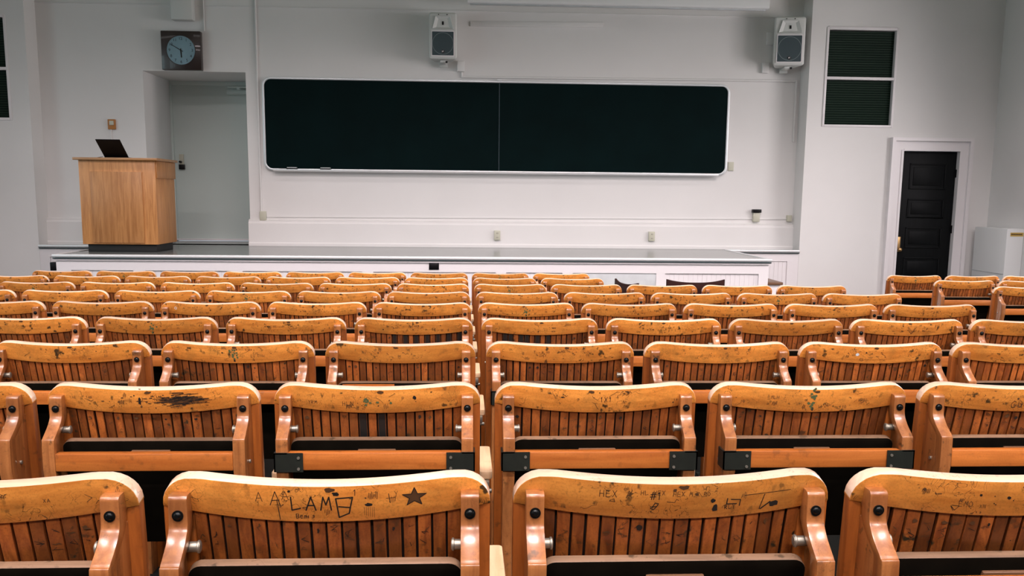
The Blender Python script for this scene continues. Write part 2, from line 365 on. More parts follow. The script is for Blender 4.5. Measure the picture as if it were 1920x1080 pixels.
# niche door (pale, closed, nearly the width of the niche) with closer and dark lock
nd = structure(boxes('door_2', [(NL+.002, NR-.002, DN-.05, DN, SZ+.005, 2.955)], M_WALLD, bevel=.003))
boxes('door_threshold', [(NL+.01, NR-.01, DN-.09, DN-.05, SZ+.005, SZ+.03)], M_TRIM, nd)
boxes('door_stop', [(NL, NR, DN-.075, DN-.05, 2.93, 2.985), (NL+.0, NL+.03, DN-.075, DN-.05, SZ, 2.94)], M_WALLD, nd, bevel=.002)
bm = bmesh.new(); box(bm, -3.80, -3.74, DN-.062, DN-.05, 1.86, 2.03); finish(bm, 'lock_plate', M_CREAM, nd, bevel=.002)
bm = bmesh.new(); box(bm, -3.80, -3.725, DN-.10, DN-.062, 1.83, 1.895); cyl(bm, (-3.775, DN-.13, 1.93), (-3.775, DN-.06, 1.93), .014, 12); finish(bm, 'door_latch', M_BLACK, nd, bevel=.004)
bm = bmesh.new(); box(bm, -3.13, -2.86, DN-.12, DN-.05, 2.82, 2.875); box(bm, -3.10, -2.70, DN-.2, DN-.185, 2.895, 2.91); box(bm, -2.98, -2.94, DN-.2, DN-.1, 2.87, 2.905)
finish(bm, 'door_closer', M_WALLD, nd, bevel=.006)

# ------------------------------------------------------------------ stage
SX0, SX1, SY = -4.218, 3.308, 9.758
st = empty('stage', (0, SY, 0), 'long white panelled stage with grey top running below the blackboard', 'stage')
def st_part(name, bm, M, bevel=0, **kw):
    for v in bm.verts: v.co.y -= SY
    return finish(bm, name, M, st, bevel, **kw)
bm = bmesh.new()
box(bm, SX0+.02, SX1-.02, SY+.02, DP, SZ-.012, SZ); box(bm, PL+.002, PR-.002, DP-.015, DB-.002, SZ-.012, SZ); box(bm, NL+.002, NR-.002, DB, DN-.05, SZ-.012, SZ)
st_part('deck', bm, M_DECK, smooth=0)
bm = bmesh.new()
ns = [(0, .004), (.006, .010), (.022, .010), (.03, .004), (.033, -.006), (.03, -.018), (.022, -.024), (0, -.024)]
prism(bm, [(SY+.025-u, SZ+v) for u, v in ns], 'x', SX0-.005, SX1+.005)
prism(bm, [(SX0+.025-u, SZ+v) for u, v in ns], 'y', SY, DP-.03); prism(bm, [(SX1-.025+u, SZ+v) for u, v in ns], 'y', SY, DP-.03)
prism(bm, [(DP-.01-u*.7, SZ+v) for u, v in ns], 'x', PL+.002, SX0); prism(bm, [(DP-.01-u*.7, SZ+v) for u, v in ns], 'x', SX1, PR-.002)
st_part('nosing', bm, M_NOSE)
bm = bmesh.new(); box(bm, SX0, SX1, SY-.001, SY+.02, SZ-.037, SZ-.024); box(bm, SX1, PR-.002, DP-.022, DP, SZ-.037, SZ-.02); box(bm, PL+.002, SX0, DP-.022, DP, SZ-.037, SZ-.02)  # dark strip painted in as the shade below the nosing
o = st_part('nosing_shadow_gap', bm, mat('nosing_shadow_dark', (.035, .055, .06), .5), .001); o['label'] = 'dark shadow line under the nosing'
bm = bmesh.new()
box(bm, SX0+.03, SX1-.03, SY+.055, DP, 0, SZ-.02)
box(bm, PL+.002, PR-.002, DP+.02, DB-.01, 0, SZ-.02)
box(bm, NL+.005, NR-.005, DB, DN, .3, SZ-.02)
def framed(x0, x1, z0, z1, holes, y, t):
    """front frame boards leaving rectangular holes"""
    xs = sorted({x0, x1, *[h for q in holes for h in q[:2]]}); zs = sorted({z0, z1, *[h for q in holes for h in q[2:4]]})
    for i in range(len(xs)-1):
        for j in range(len(zs)-1):
            xc, zc = (xs[i]+xs[i+1])/2, (zs[j]+zs[j+1])/2
            if any(h[0] < xc < h[1] and h[2] < zc < h[3] for h in holes): continue
            box(bm, xs[i], xs[i+1], y, y+t, zs[j], zs[j+1])
PAN = [(-4.05, -3.42), (-3.30, -2.42), (-2.30, -1.06), (-.94, .35), (.46, 1.06), (1.17, 2.07), (2.165, 3.185)]
framed(SX0+.02, SX1-.02, 0, SZ-.02, [(a, b, .12, .722) for a, b in PAN], SY+.03, .03)
framed(SX1, PR-.002, 0, SZ-.03, [(3.45, 4.10, .12, .74)], DP+.0, .03); framed(PL+.002, SX0, 0, SZ-.03, [(-5.0, -4.4, .12, .74)], DP+.0, .03)
box(bm, SX0-.0, SX1+.0, SY+.012, SY+.03, SZ-.055, SZ-.024)
st_part('front_panelling', bm, M_TRIM, smooth=0)
for (a, b, ya, z1) in [(*PAN[q], SY+.046, .722) for q in (0, 1, 2, 3, 4, 6)] + [(3.45, 4.10, DP+.012, .74), (-5.0, -4.4, DP+.012, .74)]:
    bm = bmesh.new(); n = int((b-a)/.05)
    box(bm, a, b, ya+.004, ya+.012, .12, z1)
    for i in range(n):
        u = a+(b-a)*i/n; box(bm, u+.002, u+(b-a)/n-.002, ya, ya+.006, .12, z1)
    st_part('beadboard', bm, M_TRIM, .001, seg=1)
bm = bmesh.new(); box(bm, PAN[5][0], PAN[5][1], SY+.040, SY+.056, .12, .722)
o = st_part('access_panel', bm, M_GREYPANEL, .002); o['label'] = 'grey access panel'
bm = bmesh.new(); box(bm, -.357, -.251, SY+.02, SY+.05, .748, .828); box(bm, -.345, -.263, SY+.015, SY+.02, .76, .816)
o = st_part('floor_socket', bm, M_BLACK, .003); o['label'] = 'black socket box'
bm = bmesh.new(); box(bm, SX0-.045, SX0+.02, SY+.03, SY+.1, .715, .80)
o = st_part('junction_box', bm, M_BLACK, .005); o['label'] = 'black box on the stage corner'
# steps at the right end of the stage
sp = empty('stage_steps', (3.62, 10.6, 0), 'small wooden steps with brown treads at the right end of stage', 'steps')
bm = bmesh.new()
for i, (xa, z) in enumerate(((-.30, .59), (-.02, .40), (.26, .2))):
    box(bm, xa, xa+.30, -.35, .35, z-.03, z)
    o = finish(bm, 'tread', W_TREAD, sp, .004) ; bm = bmesh.new()
box(bm, -.30, -.02, -.32, -.29, 0, .56); box(bm, -.02, .26, -.32, -.29, 0, .37); box(bm, .26, .54, -.32, -.29, 0, .17)
box(bm, -.30, -.02, .29, .32, 0, .56); box(bm, -.02, .26, .29, .32, 0, .37); box(bm, .26, .54, .29, .32, 0, .17)
finish(bm, 'stringer', M_TRIM, sp, .002)

# ------------------------------------------------------------------ blackboard
BX0, BX1, BZ0, BZ1 = -2.455, 3.344, 1.806, 2.931
bb = empty('blackboard', ((BX0+BX1)/2, DB, BZ0), 'very wide black chalkboard with rounded aluminium frame on back wall', 'blackboard')
def bpart(name, bm, M, bevel=0, **kw):
    for v in bm.verts: v.co -= bb.location
    return finish(bm, name, M, bb, bevel, **kw)
bm = bmesh.new(); prism(bm, rrect(BX0+.02, BX1-.02, BZ0+.02, BZ1-.02, .085, 8), 'y', DB-.035, DB)
bpart('writing_surface', bm, M_BOARD)
bm = bmesh.new()
A = rrect(BX0, BX1, BZ0, BZ1, .105, 8); B = rrect(BX0+.026, BX1-.026, BZ0+.026, BZ1-.026, .08, 8)
def ring(bm, A, B, ya, yb):
    n = len(A); V = [[bm.verts.new((x, y, z)) for x, z in P] for P, y in ((A, ya), (A, yb), (B, yb), (B, ya))]
    for i in range(n):
        j = (i+1) % n
        for k in range(4): bm.faces.new((V[k][i], V[k][j], V[(k+1) % 4][j], V[(k+1) % 4][i]))
ring(bm, A, B, DB, DB-.045)
bpart('frame', bm, M_ALU, .003)
bm = bmesh.new(); xm = .449; box(bm, xm-.004, xm+.004, DB-.037, DB-.034, BZ0+.03, BZ1-.03)
bpart('seam', bm, M_SEAM)
bm = bmesh.new(); prism(bm, [(DB-.04, BZ0+.012), (DB-.105, BZ0+.004), (DB-.112, BZ0+.018), (DB-.118, BZ0+.016), (DB-.115, BZ0-.008), (DB-.04, BZ0-.012)], 'x', BX0+.12, BX1-.12)
bpart('chalk_tray', bm, M_NOSE, .002)
bm = bmesh.new(); box(bm, xm-.03, xm+.03, DB-.05, DB, BZ1-.006, BZ1+.014); bpart('top_clip', bm, M_ALU, .003)
def eraser(x, label):
    bm = bmesh.new(); box(bm, -.065, .065, -.022, .022, 0, .018); box(bm, -.062, .062, -.02, .02, .018, .034, 1)
    o = finish(bm, 'chalkboard_eraser', [M_BLACK, M_GREYPANEL], None, .003); o.location = (x, DB-.075, BZ0+.011)
    return tag(o, label, 'eraser', 'erasers in the chalk tray')
eraser(-2.11, 'black felt eraser in chalk tray, nearer the tray left end'); eraser(-1.70, 'black felt eraser in chalk tray, the right one of the pair')
for (x, l) in ((-2.36, 'white chalk stick at far left end of chalk tray'), (3.09, 'white chalk stick at right end of chalk tray')):
    bm = bmesh.new(); cyl(bm, (-.04, 0, 0), (.04, 0, 0), .007, 10); o = finish(bm, 'chalk_stick', M_TRIM); o.location = (x if x > 0 else x+.14, DB-.08, BZ0+.018); tag(o, l, 'chalk', 'chalk in the tray')

# ------------------------------------------------------------------ lectern
lc = empty('lectern', (-3.725, 10.62, SZ), 'oak veneered lectern with black base standing on the stage left', 'lectern')
def lp(name, L, M, bevel=.003):
    bm = bmesh.new()
    for b in L: box(bm, *b)
    return finish(bm, name, M, lc, bevel)
lp('plinth', [(-.36, .375, -.27, .30, 0, .085)], M_BLACKM)
lp('cabinet_body', [(-.395, .41, -.32, .34, .085, .985)], W_OAK)
lp('front_panel', [(-.275, .27, -.336, -.318, .10, .865)], W_OAK, .004)
lp('drawer', [(.40, .425, -.30, .345, .80, .982)], W_OAK, .003)
lp('lectern_top', [(-.44, .445, -.36, .38, .985, 1.012)], W_OAKTOP, .004)
# laptop, lid tipped towards the hall
lt = empty('laptop', (-3.835, 10.62, SZ+1.012), 'black laptop open on the lectern, its lid tipped towards the seats', 'laptop', rz=math.radians(0))
bm = bmesh.new(); box(bm, -.125, .125, 0, .2, 0, .018); finish(bm, 'keyboard_base', M_BLACK, lt, .004)
bm = bmesh.new(); box(bm, -.13, .13, -.006, .004, 0, .30, M=Matrix.Translation((0, .02, .02)) @ Matrix.Rotation(math.radians(54), 4, 'X')); finish(bm, 'lid', M_BLACK, lt, .003)
bm = bmesh.new(); box(bm, -.2, -.13, 0, .04, 0, .012); cyl(bm, (-.24, -.01, .006), (-.13, .02, .006), .004, 8); cyl(bm, (-.22, .04, .012), (-.14, .0, .02), .003, 8)
o = finish(bm, 'cable_adapter', M_BLACK, None, .002); o.location = lt.location; tag(o, 'small black cable adapter left of the laptop on lectern', 'adapter')
bm = bmesh.new(); box(bm, .0, .05, 0, .03, 0, .012); o = finish(bm, 'remote_control', M_BLACK, None, .004); o.location = (lt.location.x+.15, lt.location.y, lt.location.z); tag(o, 'small black remote right of the laptop on lectern', 'remote')

# ------------------------------------------------------------------ wall fittings
ck = empty('wall_clock', (-3.395, DB, 2.99), 'square dark wall clock with pale blue round dial above the niche', 'clock')
bm = bmesh.new(); box(bm, -.235, .235, -.09, 0, 0, .455); finish(bm, 'clock_case', M_CLOCKB, ck, .008)
bm = bmesh.new(); cyl(bm, (0, -.093, .2285), (0, -.089, .2285), .168, 48); finish(bm, 'dial', M_DIAL, ck)
bm = bmesh.new()
A = [(.168*math.cos(2*math.pi*i/48), .2285+.168*math.sin(2*math.pi*i/48)) for i in range(48)]; B = [(.176*math.cos(2*math.pi*i/48), .2285+.176*math.sin(2*math.pi*i/48)) for i in range(48)]
ring(bm, B, A, -.088, -.10); finish(bm, 'bezel', M_CLOCKB, ck)
def hand(name, ang, l0, l1, w_, y):
    bm = bmesh.new(); R_ = Matrix.Translation((0, y, .2285)) @ Matrix.Rotation(math.radians(ang), 4, 'Y')
    box(bm, -w_, w_, -.0015, .0015, -l0, l1, M=R_); return finish(bm, name, M_INK, ck)
hand('minute_hand', -60+360*0, .03, .135, .004, -.098); hand('hour_hand', 176, .02, .085, .006, -.0965)
def text_mesh(s, size, M, name, parent, loc, rot=(math.pi/2, 0, 0), depth=.0008):
    c = bpy.data.curves.new(name, 'FONT'); c.body = s; c.size = size; c.extrude = depth; c.align_x = 'CENTER'; c.align_y = 'CENTER'
    t = bpy.data.objects.new(name, c); COL.objects.link(t); dg = bpy.context.evaluated_depsgraph_get()
    me = bpy.data.meshes.new_from_object(t.evaluated_get(dg)); bpy.data.objects.remove(t); me.materials.append(M)
    o = bpy.data.objects.new(name, me); COL.objects.link(o); o.parent = parent; o.location = loc; o.rotation_euler = rot; return o
bm = bmesh.new()
nums = []
for h in range(1, 13):
    a = math.radians(90-30*h); nums.append(text_mesh(str(h), .046, M_INK, 'numeral', ck, (.135*math.cos(a), -.0935, .2285+.135*math.sin(a))))
bm.free()
# clock glass gives the two bright reflections of the lamp rows
bm = bmesh.new(); bmesh.ops.create_uvsphere(bm, u_segments=40, v_segments=20, radius=1)
bmesh.ops.delete(bm, geom=[v for v in bm.verts if v.co.z < .18], context='VERTS')
for v in bm.verts: v.co = Vector((v.co.x*.172, -.098-(v.co.z-.18)*.03, .2285+v.co.y*.172))
finish(bm, 'glass_cover', M_GLASS, ck)
o = boxes('equipment_box', [(-.13, .13, -.14, 0, 0, .55)], M_SPK, bevel=.02); o.location = (-3.36, DB, 3.565); tag(o, 'pale box mounted on the wall directly above the clock', 'box')

def speaker(x, z, w_, h, yaw, label):
    s = empty('wall_speaker', (x, DB-.2, z), label, 'speaker', 'white wall speakers beside the blackboard', rz=yaw)
    hw = w_/2
    bm = bmesh.new(); prism(bm, [(-hw, -.15), (hw, -.15), (hw*.62, .15), (-hw*.62, .15)], 'z', 0, h); finish(bm, 'cabinet', M_SPK, s, .03, seg=4)
    f = -.152
    bm = bmesh.new(); prism(bm, rrect(-hw*.80, hw*.80, .03, .03+w_*.86, .008, 3), 'y', f-.012, f); gr = finish(bm, 'grille_frame', M_TRIM, s)
    bm = bmesh.new(); prism(bm, rrect(-hw*.74, hw*.74, .042, .018+w_*.86, .006, 3), 'y', f-.015, f-.01); g2 = finish(bm, 'grille', M_GRILL, s)
    cz = .03+w_*.43; bm = bmesh.new(); n = 48
    ring(bm, [(hw*.74*math.cos(2*math.pi*i/n), cz+hw*.74*math.sin(2*math.pi*i/n)) for i in range(n)], [(hw*.70*math.cos(2*math.pi*i/n), cz+hw*.70*math.sin(2*math.pi*i/n)) for i in range(n)], f-.012, f-.018); finish(bm, 'driver_ring', M_RING, g2)
    bm = bmesh.new(); cyl(bm, (0, f-.019, .085), (0, f-.015, .085), .020, 20); bd = finish(bm, 'round_badge', M_BLACK, g2)
    bm = bmesh.new(); box(bm, -.011, -.005, f-.021, f-.018, .075, .095); box(bm, -.011, .009, f-.021, f-.018, .084, .089); box(bm, .003, .009, f-.021, f-.018, .078, .098); finish(bm, 'badge_mark', M_TRIM, g2)
    # horn: flaring recess drawn as a four-sided funnel
    zt0, zt1 = .05+w_*.86, h-.06; zc = (zt0+zt1)/2
    bm = bmesh.new(); R0 = [(-hw*.72, zt0), (hw*.72, zt0), (hw*.5, zt1+.01), (-hw*.5, zt1+.01)]; R1 = [(-.012, zc-.018), (.012, zc-.018), (.012, zc+.018), (-.012, zc+.018)]
    V0 = [bm.verts.new((a, f-.018, b)) for a, b in R0]; V1 = [bm.verts.new((a, f+.03, b)) for a, b in R1]; V2 = [bm.verts.new((a*1.05, f-.002, zc+(b-zc)*1.05)) for a, b in R0]
    for i in range(4):
        j = (i+1) % 4; bm.faces.new((V0[i], V0[j], V1[j], V1[i])); bm.faces.new((V0[j], V0[i], V2[i], V2[j]))
    finish(bm, 'horn', M_SPK, s, smooth=0)
    bm = bmesh.new(); prism(bm, [(-.010, zc-.02), (.010, zc-.02), (.010, zc+.02), (-.010, zc+.02)], 'y', f-.006, f-.002); finish(bm, 'horn_throat', M_BLACK, s)
    for sx in (-.05, .05):
        bm = bmesh.new(); cyl(bm, (sx, f-.004, h-.028), (sx, f+.01, h-.028), .006, 10); finish(bm, 'screw', M_BLACK, s)
    bm = bmesh.new(); box(bm, -.035, .035, -.09, .16, -.03, -.004); box(bm, -.05, .05, .14, .165, -.06, .06); cyl(bm, (0, -.05, -.035), (0, -.05, .01), .012, 10); finish(bm, 'mounting_bracket', M_SPK, s, .003)
    bm = bmesh.new(); box(bm, .03, .055, -.10, -.07, -.035, -.015); finish(bm, 'bracket_knob', M_BLACK, s, .003)
    return s
speaker(-.243, 3.135, .345, .54, math.radians(0), 'white wall speaker with grey grille above the middle of blackboard')
speaker(3.985, 3.135, .385, .575, math.radians(-8), 'white wall speaker with grey grille above the blackboard right corner')
# roller screen housing along the top
rs = empty('projection_screen_housing', (1.85, DB-.42, 3.80), 'long white projection screen housing hung above the blackboard', 'screen housing')
bm = bmesh.new(); prism(bm, rrect(-.07, .07, -.035, .11, .03, 5), 'x', -1.80, 1.80); finish(bm, 'housing', M_CAB, rs)
bm = bmesh.new(); box(bm, -1.77, 1.77, -.02, .02, -.048, -.032); finish(bm, 'bottom_bar', M_GREYPANEL, rs, .004)
for s in (-1.5, 1.5):
    bm = bmesh.new(); box(bm, s-.03, s+.03, .05, .418, .03, .06); finish(bm, 'wall_arm', M_CAB, rs, .003)
# conduits, raceways and small boxes
def conduit(name, pts, r, M, label, cat='conduit'):
    bm = bmesh.new()
    for a, b in zip(pts[:-1], pts[1:]): cyl(bm, a, b, r, 10)
    for p in pts[1:-1]: bmesh.ops.create_uvsphere(bm, u_segments=10, v_segments=8, radius=r*1.05, matrix=Matrix.Translation(p))
    o = finish(bm, name, M); return tag(o, label, cat)
yc = DB-.014
conduit('conduit', [(-2.512, yc, 1.28), (-2.512, yc, ZC-.01)], .012, M_WALL, 'thin painted vertical conduit on wall left of the blackboard')
conduit('conduit', [(-.036, yc, 3.03), (-.016, yc, 2.975), (4.325, yc, 2.995), (4.322-.1, yc, 2.995), (4.222, yc, 2.24)][0:3] and [(-.016, yc, 3.03), (-.016, yc, 2.972), (4.195, yc, 2.992), (4.195, yc, 2.24)], .014, M_WALL, 'painted conduit running along above the blackboard and down right side')
o = boxes('cable_raceway', [(-2.45, 4.2, -.012, 0, -.009, .009)], M_WALL, bevel=.002); o.location = (0, DB, 1.247); o.rotation_euler = (0, -math.atan(.032/6.78), 0); tag(o, 'thin white raceway line on back wall below the blackboard', 'raceway')
o = boxes('wall_strip', [(0, 1.64, -.016, 0, 0, .06)], M_WALL, bevel=.002); o.location = (.087, DB, 3.578); o.rotation_euler = (0, -.01, 0); tag(o, 'flat painted strip on wall above the blackboard, right of speaker', 'strip')
conduit('conduit', [(-3.13, yc, 3.46), (-3.13, yc, ZC-.01)], .008, M_WALL, 'thin painted conduit rising from the clock')
def fitting(name, x, z, w_, h, d, M, label, cat, y=DB, holes=None):
    bm = bmesh.new(); box(bm, -w_/2, w_/2, -d, 0, -h/2, h/2)
    o = finish(bm, name, M, None, min(.005, d*.3)); o.location = (x, y, z); tag(o, label, cat)
    if holes:
        for hz in holes:
            bm = bmesh.new(); prism(bm, rrect(-.017, .017, hz-.016, hz+.016, .008, 3), 'y', -d-.003, -d+.002); oo = finish(bm, 'receptacle', M_CREAM, o)
            bm = bmesh.new(); box(bm, -.009, -.005, -d-.005, -d-.002, hz-.006, hz+.006); box(bm, .005, .009, -d-.005, -d-.002, hz-.006, hz+.006); finish(bm, 'slot', M_BLACK, oo)
    return o
fitting('conduit_box', -.03, 3.097, .09, .125, .05, M_WALL, 'small painted conduit box below the middle speaker', 'box')
fitting('conduit_box', 3.78, 3.145, .085, .13, .05, M_WALL, 'small painted conduit box left of the right speaker', 'box')
fitting('conduit_box', 3.83, 3.50, .09, .15, .03, M_WALL, 'flat painted cover plate left of the right speaker top', 'plate')
fitting('switch_box', -2.492, 1.247, .078, .115, .045, M_CREAM, 'cream box at the foot of the left vertical conduit', 'box')
fitting('wall_plate', 3.406, 1.924, .07, .11, .02, M_CREAM, 'cream wall plate beside the lower right corner of blackboard', 'wall plate')
fitting('power_outlet', .433, 1.031, .078, .12, .04, M_CREAM, 'cream power outlet low on wall below the blackboard middle', 'outlet', y=DB-.055, holes=(-.026, .026))
fitting('power_outlet', 2.403, 1.033, .078, .12, .04, M_CREAM, 'cream power outlet low on wall below the blackboard right half', 'outlet', y=DB-.055, holes=(-.026, .026))
fitting('switch_box', 3.758, 1.285, .085, .115, .05, M_CREAM, 'cream box under a black device at right end of raceway', 'box')
fitting('sensor_unit', 3.758, 1.365, .11, .042, .07, M_BLACK, 'small black device with white print above a cream box, right', 'device')
fitting('switch_box', 4.19, 1.275, .06, .08, .05, M_CREAM, 'small cream box in the right corner beside the pier', 'box')
wf = fitting('wall_fitting', -4.285, 2.34, .09, .12, .03, M_ORANGE, 'small square bronze fitting on the wall above the laptop', 'fitting')
bm = bmesh.new(); box(bm, -.02, .03, -.045, -.028, -.01, .04); finish(bm, 'pale_insert', M_CREAM, wf, .002)
conduit('conduit', [(-4.30, yc, 2.28), (-4.30, yc, 1.215)], .006, M_WALL, 'thin painted conduit running down behind the lectern')

# white enamelled convector unit on right wall
cb = empty('convector_unit', (6.55, 10.7, 0), 'white metal unit with yellow label in the corner right of door', 'unit')
bm = bmesh.new(); box(bm, -.10, .108, 0, .70, .04, 1.20); finish(bm, 'casing', M_CAB, cb, .008)
bm = bmesh.new(); box(bm, -.104, -.098, .0, .69, .655, .664); finish(bm, 'casing_joint', M_GREYPANEL, cb)
bm = bmesh.new(); box(bm, -.058, .10, -.003, .001, 1.11, 1.155); lb = finish(bm, 'label_sticker', M_LABEL, cb); lb['label'] = 'yellow label'
bm = bmesh.new()
for i in range(12): box(bm, -.05+i*.0115, -.042+i*.0115, -.005, -.002, 1.125, 1.142)
finish(bm, 'label_print', M_LABELTXT, lb)

# luminaires: two-tube fluorescent fixtures hung in rows (out of frame, seen in the clock glass)
def luminaire(x, y):
    l = empty('ceiling_luminaire', (x, y, 4.55), 'long white fluorescent luminaire hung below the ceiling', 'ceiling light', 'fluorescent luminaires')
    bm = bmesh.new(); box(bm, -.75, .75, -.16, .16, .02, .09); box(bm, -.62, -.60, -.01, .01, .09, .85); box(bm, .60, .62, -.01, .01, .09, .85); finish(bm, 'housing', M_LAMPB, l, .004)
    bm = bmesh.new(); box(bm, -.72, .72, -.14, .14, 0, .02); finish(bm, 'diffuser', M_LAMP, l)
    a = area('lamp_light', (x, y, 4.54), (x, y+4.54*math.tan(math.radians(LAMP_T[y])), 0), 1.44, .28, LAMP_P[y]*{-5.2: .30, -2.6: .95, 5.2: .55}.get(x, 1.08), (1.0, .865, .875), 108); return l
LAMP_P = {-2.6: 90, .4: 88, 3.4: 75, 6.4: 75, 9.2: 16}; LAMP_T = {-2.6: 30, .4: 26, 3.4: 30, 6.4: 26, 9.2: 0}   # beams tilted forward, added to brighten stage front and chair backs
for y in LAMP_P:
    for x in (-5.2, -2.6, 0, 2.6, 5.2): luminaire(x, y)

# ------------------------------------------------------------------ lecture chairs
T = .83; HW = .2612
def bulge(x):
    u = abs(x)/.262
    return .037*(max(0, 1-u*u))**1.25
def r_rail(x, dz): return bulge(x)+.21*dz            # dz = z-T (negative)
def r_stile(dz): return -.011+.05*(dz+.052)
def corner_drop(x, R=.052):
    d = abs(x)-(HW-R)
    return 0 if d <= 0 else (R*.92)-math.sqrt(max(0, R*R-d*d))*.92
def rail_top(x): return T-.007*max(0, 1-(x/.19)**2)**1.0 - corner_drop(x)
def rail_bot(x): return T-.052-.017*max(0, 1-(x/.255)**2)**.9
STROKES = {}
def ribbon(bm, pts, width, mi, off=.0006, surf=None):
    surf = surf or (lambda x, z: -r_rail(x, z-T))
    for a, b in zip(pts[:-1], pts[1:]):
        a, b = Vector(a), Vector(b); d = b-a
        L_ = d.length
        if L_ < 1e-5: continue
        k = max(1, int(L_/.012)); n = Vector((-d.y, d.x))/L_*width/2; e = d/L_*width*.3
        for i in range(k):
            p = a+d*(i/k)-(e if i == 0 else e*0); q = a+d*((i+1)/k)+(e if i == k-1 else e*0)
            vs_ = []
            for s in (p-n, q-n, q+n, p+n): vs_.append(bm.verts.new((s.x, surf(s.x, s.y)-off, s.y)))
            f = bm.faces.new(vs_); f.material_index = mi
def blob(bm, cx, cz, rx, rz, mi, rng, n=11, off=.0006, rec=0):
    P = []
    for i in range(n):
        t = 2*math.pi*i/n; k = rng.uniform(.65, 1.15); P.append((cx+rx*k*math.cos(t), cz+rz*k*math.sin(t)))
    c = bm.verts.new((cx, -r_rail(cx, cz-T)-off+rec, cz)); V = [bm.verts.new((x, -r_rail(x, z-T)-off+rec, z)) for x, z in P]
    for i in range(n):
        f = bm.faces.new((c, V[i], V[(i+1) % n])); f.material_index = mi
GL = {'L': [[(0, 1), (.05, 0), (.7, .15)]], 'A': [[(0, 0), (.4, 1), (.75, 0)], [(.15, .35), (.65, .38)]], 'M': [[(0, 0), (.2, 1), (.4, .4), (.65, 1), (.8, 0)]],
      'B': [[(.05, 0), (0, 1), (.6, .95), (.55, .55), (.05, .5)], [(.55, .55), (.65, .1), (.05, 0)]], 'H': [[(0, 0), (.05, 1)], [(.6, 0), (.6, 1)], [(0, .5), (.6, .5)]],
      'E': [[(.6, 1), (0, 1), (0, 0), (.6, 0)], [(0, .5), (.5, .5)]], 'X': [[(0, 0), (.6, 1)], [(0, 1), (.6, 0)]], '#': [[(.2, 0), (.35, 1)], [(.5, 0), (.65, 1)], [(0, .35), (.8, .4)], [(.05, .68), (.85, .72)]],
      '1': [[(.1, .75), (.35, 1), (.3, 0)]], 'G': [[(.7, .85), (.35, 1), (.02, .6), (.1, .1), (.5, 0), (.7, .4), (.4, .42)]], 'U': [[(0, .7), (.05, .1), (.4, .05), (.55, .7), (.6, 0)]],
      'C': [[(.65, .9), (.3, 1), (0, .55), (.15, .08), (.6, .1)]], 'e': [[(0, .4), (.5, .45), (.45, .7), (.1, .7), (0, .3), (.2, 0), (.5, .1)]], 'm': [[(0, 0), (0, .6), (.3, .6), (.3, 0)], [(.3, .6), (.6, .55), (.6, 0)]],
      'i': [[(0, 0), (0, .6)]], 's': [[(.5, .65), (.1, .6), (.45, .3), (0, .05)]], 'V': [[(0, 1), (.4, 0), (.7, 1)]], 'O': [[(.3, 1), (0, .6), (.1, .1), (.5, 0), (.7, .5), (.3, 1)]],
      'P': [[(0, 0), (0, 1), (.5, .9), (.5, .55), (0, .5)]], 'R': [[(0, 0), (0, 1), (.5, .9), (.5, .55), (0, .5), (.6, 0)]], 'N': [[(0, 0), (0, 1), (.6, 0), (.6, 1)]], 'Y': [[(0, 1), (.3, .5), (.6, 1)], [(.3, .5), (.3, 0)]]}
def write(bm, s, x, z, h, mi, wd=.0012, sp=.85, rng=None):
    for c in s:
        if c in GL:
            for st_ in GL[c]:
                ribbon(bm, [(x+u*h*.9, z+v*h) for u, v in st_], wd, mi)
        x += h*sp
def doodles(seed, special=None):
    def f(bm):
        for fc in bm.faces:
            fc.normal_update()
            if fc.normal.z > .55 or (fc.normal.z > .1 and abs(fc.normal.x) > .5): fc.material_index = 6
        rng = random.Random(seed)
        n = 9 if special in (sp_lamb, sp_hex) else 22
        for i in range(n):
            cx = max(-.20, min(.20, rng.gauss(0, .095))); cz = rng.uniform(T-.056, T-.014); mi = 2 if rng.random() < .68 else 1
            t = rng.random(); s = rng.uniform(.003, .010)
            wd = rng.uniform(.0005, .0010)
            if t < .45:
                P = [(cx, cz)]
                for k in range(rng.randint(2, 6)): P.append((max(-.205, min(.205, P[-1][0]+rng.uniform(-s, s)*1.4)), max(T-.060, min(T-.012, P[-1][1]+rng.uniform(-s, s)))))
                ribbon(bm, P, wd, mi)
            elif t < .6: blob(bm, cx, cz, s*.35, s*.3, rng.choice((1, 2, 2)), rng)
            elif t < .8:
                cz = min(cz, T-.020)
                write(bm, ''.join(rng.choice('LAMHEXVOPRNY1C') for _ in range(rng.randint(1, 3))), cx, cz-.004, rng.uniform(.005, .010), mi, wd)
            else:
                for k in range(rng.randint(3, 7)): ribbon(bm, [(cx+k*.0022, cz-rng.uniform(.002, .007)), (cx+k*.0022+.001, cz+rng.uniform(.002, .007))], wd, mi)
        # worn notch at the middle of the top edge
        blob(bm, rng.uniform(-.02, .02), T-.013, .009, .004, 3, rng)
        if special: special(bm, rng)
    return f
